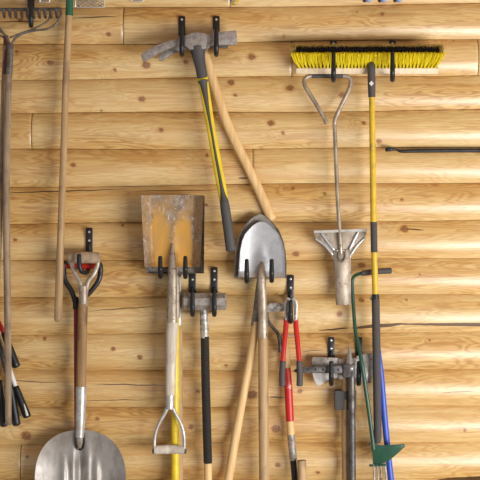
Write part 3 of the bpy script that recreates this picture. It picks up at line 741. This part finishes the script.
def tufts(rows, mb, per, hh, lo=0, hi=40):
    for r in rows:
        n = 40
        for i in range(lo, hi):
            xb = 298.5 + (i + .5) * 137.5 / n
            fb = -.026 + r * .0075
            ex = (xb - 367.3) / 70
            for k in range(per):
                a = random.uniform(-1, 1); b_ = random.uniform(-1, 1)
                x1 = xb + a * .45; f1 = fb + b_ * .0012
                x2 = xb + a * 2.7 + 8.5 * ex * abs(ex) ** 3 + random.uniform(-.4, .4)
                f2 = fb * 1.42 + b_ * .007
                h2 = hh + random.uniform(-.004, .003)
                w = .0010
                p0 = bl(x1, f1, .010); p1 = bl(x1 + (x2 - x1) * .62, (f1 + f2) / 2, .010 + (h2 - .01) * .5); p2 = bl(x2, f2, h2)
                vs = []
                for p, ww in ((p0, w), (p1, w * 1.15), (p2, w * .9)):
                    vs += [p + Vector((-ww, ww * .6, 0)), p + Vector((ww, ww * .6, 0)), p + Vector((0, -ww, 0))]
                mb.add(vs, [(0, 1, 4, 3), (1, 2, 5, 4), (2, 0, 3, 5), (3, 4, 7, 6), (4, 5, 8, 7), (5, 3, 6, 8), (6, 7, 8), (2, 1, 0)])
    return mb
fm = MB()
for rw, hh in ((5, .073), (6, .076), (7, .079)): tufts((rw,), fm, 18, hh)
o = part('bristles', fm, 'bristle_yellow', t, 'yellow bristles'); o['kind'] = 'stuff'
o = part('bristles', tufts((2, 3, 4), MB(), 16, .0825, 1, 39), 'bristle_black', t, 'black bristles through the middle'); o['kind'] = 'stuff'
fm = tufts((0, 1), MB(), 18, .085); tufts((2, 3, 4), fm, 16, .084, 0, 1); tufts((2, 3, 4), fm, 16, .084, 39, 40)
o = part('bristles', fm, 'bristle_tan', t, 'tan yellow bristles round the back'); o['kind'] = 'stuff'
sk = part('socket', tube([(371.2, 61, .108), (371.3, 66, .114), (371.5, 76, .117), (371.8, 97, .116)], [1.2, 3.6, 3.9, 3.5], 16, 5, cap=.15), 'grip_grey', t, 'dark threaded socket')
part('emblem', plate([(371.4, 80.6), (373.8, 83.4), (371.4, 86.2), (369, 83.4)], .1306, .1330, .0004, 1), 'white', sk, 'white diamond mark')
part('handle', tube([(371.8, 94, .116), (372.6, 150, .112), (373.6, 224, .107)], [2.8, 3.0, 3.1], 16, 5, cap=.1), 'yellow_worn', t, 'worn yellow painted tube')
part('grip_sleeve', tube([(373.6, 222, .107), (374.2, 252, .105)], [3.3, 3.3], 16, 4, cap=.15), 'foam', t, 'short dark grip sleeve')
part('handle', tube([(374.2, 251, .105), (375.4, 297, .102)], [3.0, 3.0], 16, 4, cap=.1), 'yellow_worn', t, 'worn yellow painted tube')
cl = part('clamp', tube([(375.3, 294.5, .102), (375.6, 301, .102)], [3.6, 3.9], 14, 3, cap=.2), 'black_steel', t)
part('clamp_lever', tube([(373, 295.5, .108), (371.4, 297.4, .108), (371, 300, .107)], .8, 8, 3), 'black_steel', cl)
part('foam_grip', tube([(375.6, 299, .102), (376.4, 345, .099), (377.4, 410, .095), (377.6, 436, .093), (377.7, 442.5, .093)], [3.9, 4.0, 4.0, 3.8, 3.0], 16, 5, cap=.2), 'foam', t, 'long dark grey foam grip')
for k in range(9):
    pass

# ------------------------------------------------------------------ loop-handled step tool
t = thing('step_edger', 'steel step tool with bent loop handle up and flared scoop end down', 'garden tool', (342, 305, .07))
part('loop_handle', tube([(326.4, 123, .082), (323.6, 117, .08), (316, 104, .078), (307.6, 90.6, .075), (304.4, 84, .073), (305, 78.9, .071), (309.4, 76.2, .07), (318, 75.9, .07), (338, 75.9, .07), (346, 76.3, .07), (350.4, 79.2, .07), (350.6, 84.6, .071), (347, 94, .073), (341, 106, .074), (336, 117, .075), (334.4, 124, .075)], 2.1, 12, 6), 'warm_steel', t)
part('grip_bar', tube([(311.6, 75.9, .07), (327, 75.9, .07), (343, 75.9, .07)], 2.25, 14, 3, cap=.1), 'grip_grey', t, 'grey sleeve on the top of the loop')
part('rod', tube([(334.5, 122, .075), (335.2, 140, .075), (337, 185, .074), (339, 220, .074), (341, 254, .074)], [2.0, 2.0, 2.0, 2.0, 2.1], 12, 5), 'warm_steel', t)
part('step_plate', plate([(313.8, 232.2), (340, 231), (366.4, 230), (366.4, 234), (362, 241), (354.6, 250), (351, 257), (347, 266), (336, 266), (332.2, 257), (328.6, 250), (320.5, 243.6), (315.6, 239)], .058, .064, .0014, 2), 'tan_steel', t)
part('flange', plate([(313.6, 230.4), (340, 229.4), (366.6, 228.6), (366.6, 231.6), (340, 232.4), (313.6, 233.4)], .056, .080, .0012, 1), 'steel', t)
for pts in ([(321.6, 233.4, .070), (327, 241, .070), (334, 250, .069)], [(358.4, 232, .070), (354, 240, .070), (349.4, 249.6, .069)], [(315.6, 238.6, .067), (325, 245.6, .067), (332.6, 254.6, .067)], [(364.8, 237.6, .067), (357, 245.6, .067), (350.6, 255, .067)]):
    part('strut', tube(pts, 1.15, 8, 4, asp=.8), 'bright_steel', t, 'bright welded strut')
def barrel(u, v):
    a = math.pi * (u - .5)
    y = 250 + 55 * v; hw = (9.4 - 1.9 * v)
    cx = 341.6 + 2.0 * v
    return cx + hw * math.sin(a), y, .056 + .022 * math.cos(a) - (.003 if abs(a) < .5 and v < .22 else 0)
part('barrel', sheet(barrel, 24, 18, .002), 'tan_steel', t)
part('weld_loop', tube([(338.6, 252, .080), (338.8, 258.5, .081), (342, 261.6, .082), (345, 258.5, .081), (345, 252, .080)], .9, 8, 5), 'rim_steel', t)

# ------------------------------------------------------------------ green weeder
t = thing('garden_weeder', 'green rod weeder with dark side handle and green bent foot plate', 'weeder', (378, 480, .06))
part('handle', tube([(391, 270.6, .060), (376, 271.6, .060), (362, 273.2, .060)], [2.9, 2.9, 2.7], 14, 4, cap=.25), 'grip_grey', t, 'dark rubber side handle')
part('rod', tube([(364, 273, .058), (357, 274.6, .046), (353.2, 278, .040), (352.4, 285, .038), (353.4, 305, .042), (355.6, 332, .064), (360.4, 355, .110), (364.2, 378, .118), (369, 412, .115), (372.6, 440, .108), (373.6, 450, .106)], [1.7, 1.7, 1.7, 1.7, 1.8, 1.9, 2.0, 2.0, 2.0, 2.0, 2.0], 12, 6), 'dark_green', t)
fp = plate([(371.6, 443.6), (380, 444.8), (390, 444.4), (403.8, 442.8), (404.4, 445.4), (396, 454), (387.6, 461.6), (380, 464.6), (373.2, 464.8)], .098, .104, .0014, 2, 0, tilt=lambda x, y: .0007 * (x - 372) - .0005 * (y - 443))
part('foot_plate', fp, 'dark_green', t, 'green bent steel foot plate')
part('crossbar', tube([(369, 444, .104), (373, 444.4, .108), (377, 444.8, .104)], 1.3, 10, 3), 'dark_steel', t)
part('crossbar', tube([(369.6, 465.4, .098), (378, 465.4, .100), (386.6, 464.6, .104)], 1.2, 10, 3), 'dark_green', t)
for x in (373.4, 377, 380.4, 385):
    part('tine', tube([(x, 464.5, .100), (x + .8, 474, .101), (x + 1.2, 488, .10), (x + 1.6, 500, .096)], [.8, .85, .8, .4], 8, 3), 'grey_steel', t)

# ------------------------------------------------------------------ blue pole
t = thing('long_handled_tool', 'bright blue pole slanting down behind the grey foam broom grip', 'garden tool', (405, 600, .05))
part('pole', tube([(377.6, 345, .055), (381.6, 380, .055), (384.8, 420, .055), (391, 480, .053), (413, 675, .045)], [2.6, 3.0, 3.1, 3.1, 3.1], 14, 5, cap=.3), 'blue', t)
part('end_cap', tube([(377.2, 341.5, .055), (377.8, 347, .055)], [2.9, 2.9], 12, 2), 'grip_grey', t)

# ------------------------------------------------------------------ black rod high on the wall
t = thing('hook_rod', 'thin black iron rod with flattened hooked end lying across the logs', 'iron rod', (480, 151, .007))
part('shaft', tube([(392, 149.2, .009), (397, 149.8, .008), (402, 151.2, .007), (420, 150.8, .0065), (480, 150.6, .0065), (600, 151.4, .0065)], [1.5, 1.2, 1.7, 2.0, 2.0, 2.0], 12, 5), 'black_steel', t)
part('hooked_end', tube([(386.8, 150.8, .024), (387.2, 149.2, .018), (390, 149.2, .009), (394, 149.4, .009)], [1.5, 2.1, 2.4, 1.4], 12, 5, asp=.8), 'black_steel', t)

# ------------------------------------------------------------------ things dipping in along the top edge
def basket(label, x0, x1, ybot, d):
    t = thing('wire_basket', label, 'wire basket', ((x0 + x1) / 2, ybot, d), 'wire mesh baskets above the tools')
    m = MB(); p = 5.4; y0 = ybot - 36
    yb = ybot - .8
    k = -8
    for sgn in (1, -1):
        for k in range(-20, 40):
            a = x0 + k * p
            pts = []
            for j in range(0, 41):
                y = yb - j * 36 / 40; x = a + sgn * (yb - y) * 1.75
                if x0 <= x <= x1: pts.append((x, y, d))
            if len(pts) > 3: m += tube([pts[0], pts[-1]], .42, 6, 2, asp=.7)
    part('mesh_panel', m, 'grey_steel', t)
    rim = tube([(x0, yb - 36, d), (x1, yb - 36, d)], .9, 8, 2); rim += tube([(x0, yb, d), (x1, yb, d)], .6, 8, 2)
    for x in (x0, x1): rim += tube([(x, yb, d), (x, yb - 36, d)], .6, 8, 2)
    part('rim_wire', rim, 'steel', t)
    back = MB()
    for x in (x0, x1): back += tube([(x, yb - 36, d), (x, yb - 36, .002)], .9, 8, 2)
    for x in np.linspace(x0, x1, 5): back += tube([(x, yb, d), (x, yb, .002)], .5, 8, 2)
    back += tube([(x0, yb - 36, .003), (x1, yb - 36, .003)], .9, 8, 2)
    part('back_frame', back, 'steel', t)
    return t
basket('silver wire mesh basket bottom beside the green socket', 75.5, 104, 8.2, .05)
basket('small wire mesh corner just above the garden rake hook', 40, 49.5, 3, .05)
basket('small wire mesh corner above the long adze blades', 132, 143.5, 2, .05)
for x, lb in ((368.2, 'blue rounded tip at the top edge, directly above the broom socket'), (383.4, 'middle one of three blue rounded tips at the top edge'),
              (398.8, 'blue rounded tip at the top edge, farthest from the broom socket')):
    t = thing('screwdriver', lb, 'screwdriver', (x, 3, .05), 'blue handled screwdrivers at the top edge')
    part('handle', tube([(x, -24, .05), (x, -18, .05), (x, -8, .05), (x, -2, .05), (x, 0.6, .05)], [1.8, 3.0, 2.6, 2.8, 2.6], 14, 5, cap=.6), 'light_blue', t)
    part('shank', tube([(x, -60, .05), (x, -22, .05)], .8, 8, 2), 'steel', t)
    part('side_shade', tube([(x - 4.5, -3.5, .002), (x - 4.2, .5, .02), (x - 3.2, 1.2, .045)], [1.6, 1.6, 1.3], 8, 4), 'redbrown_wood', t, 'brown piece put in as shading beside the tip')  # brown piece put in as the shading on the left of each tip
t = thing('padlock', 'small brass and steel tip hanging in at the top edge above mattocks', 'padlock', (234, 4, .04))
part('body', plate([(229.6, -8), (238.6, -8), (238.8, 1.4), (236.6, 4.6), (232.4, 4.8), (230, 1.6)], .03, .05, .002, 2), 'brass', t)
part('shackle', tube([(231, -7, .04), (231, -15, .04), (234.4, -19, .04), (237.6, -15, .04), (237.6, -7, .04)], 1.2, 10, 5), 'steel', t)
part('hanging_nail', tube([(234.4, -19.6, .06), (234.4, -20, -.004)], 1.0, 8, 2), 'dark_steel', t)
part('rivet', lens(234.4, 2.4, .05, 1.5, .004), 'zinc', t)
part('rivet', lens(231.2, .6, .05, 1.0, .004), 'blue', t)

# ------------------------------------------------------------------ light and camera
w = bpy.data.worlds.new('daylight'); SC.world = w; w.use_nodes = True
bg = w.node_tree.nodes['Background']; bg.inputs[0].default_value = (0.93, 0.96, 1.0, 1); bg.inputs[1].default_value = 0.34
def area(name, loc, target, sx, sy, power, col):
    l = bpy.data.lights.new(name, 'AREA'); l.shape = 'RECTANGLE'; l.size = sx; l.size_y = sy; l.energy = power; l.color = col
    o = bpy.data.objects.new(name, l); COL.objects.link(o); o.location = loc
    o.rotation_euler = (Vector(target) - Vector(loc)).to_track_quat('-Z', 'Y').to_euler()
    return o
area('open_door_daylight', (2.65, -3.3, 0.68), (0.2, 0, 1.75), 2.6, 1.3, 172, (1.0, 0.985, 0.97))
cam = bpy.data.cameras.new('camera'); co = bpy.data.objects.new('camera', cam); COL.objects.link(co)
co.location = (0, -D, ZC); co.rotation_euler = (math.radians(90), 0, 0)
cam.sensor_width = 36; cam.lens = 36 * D / (480 * S); cam.clip_end = 50
SC.camera = co
vs = SC.view_settings
vs.view_transform = 'Standard'; vs.look = 'None'; vs.gamma = 1.0; vs.use_curve_mapping = False; vs.exposure = 0.23
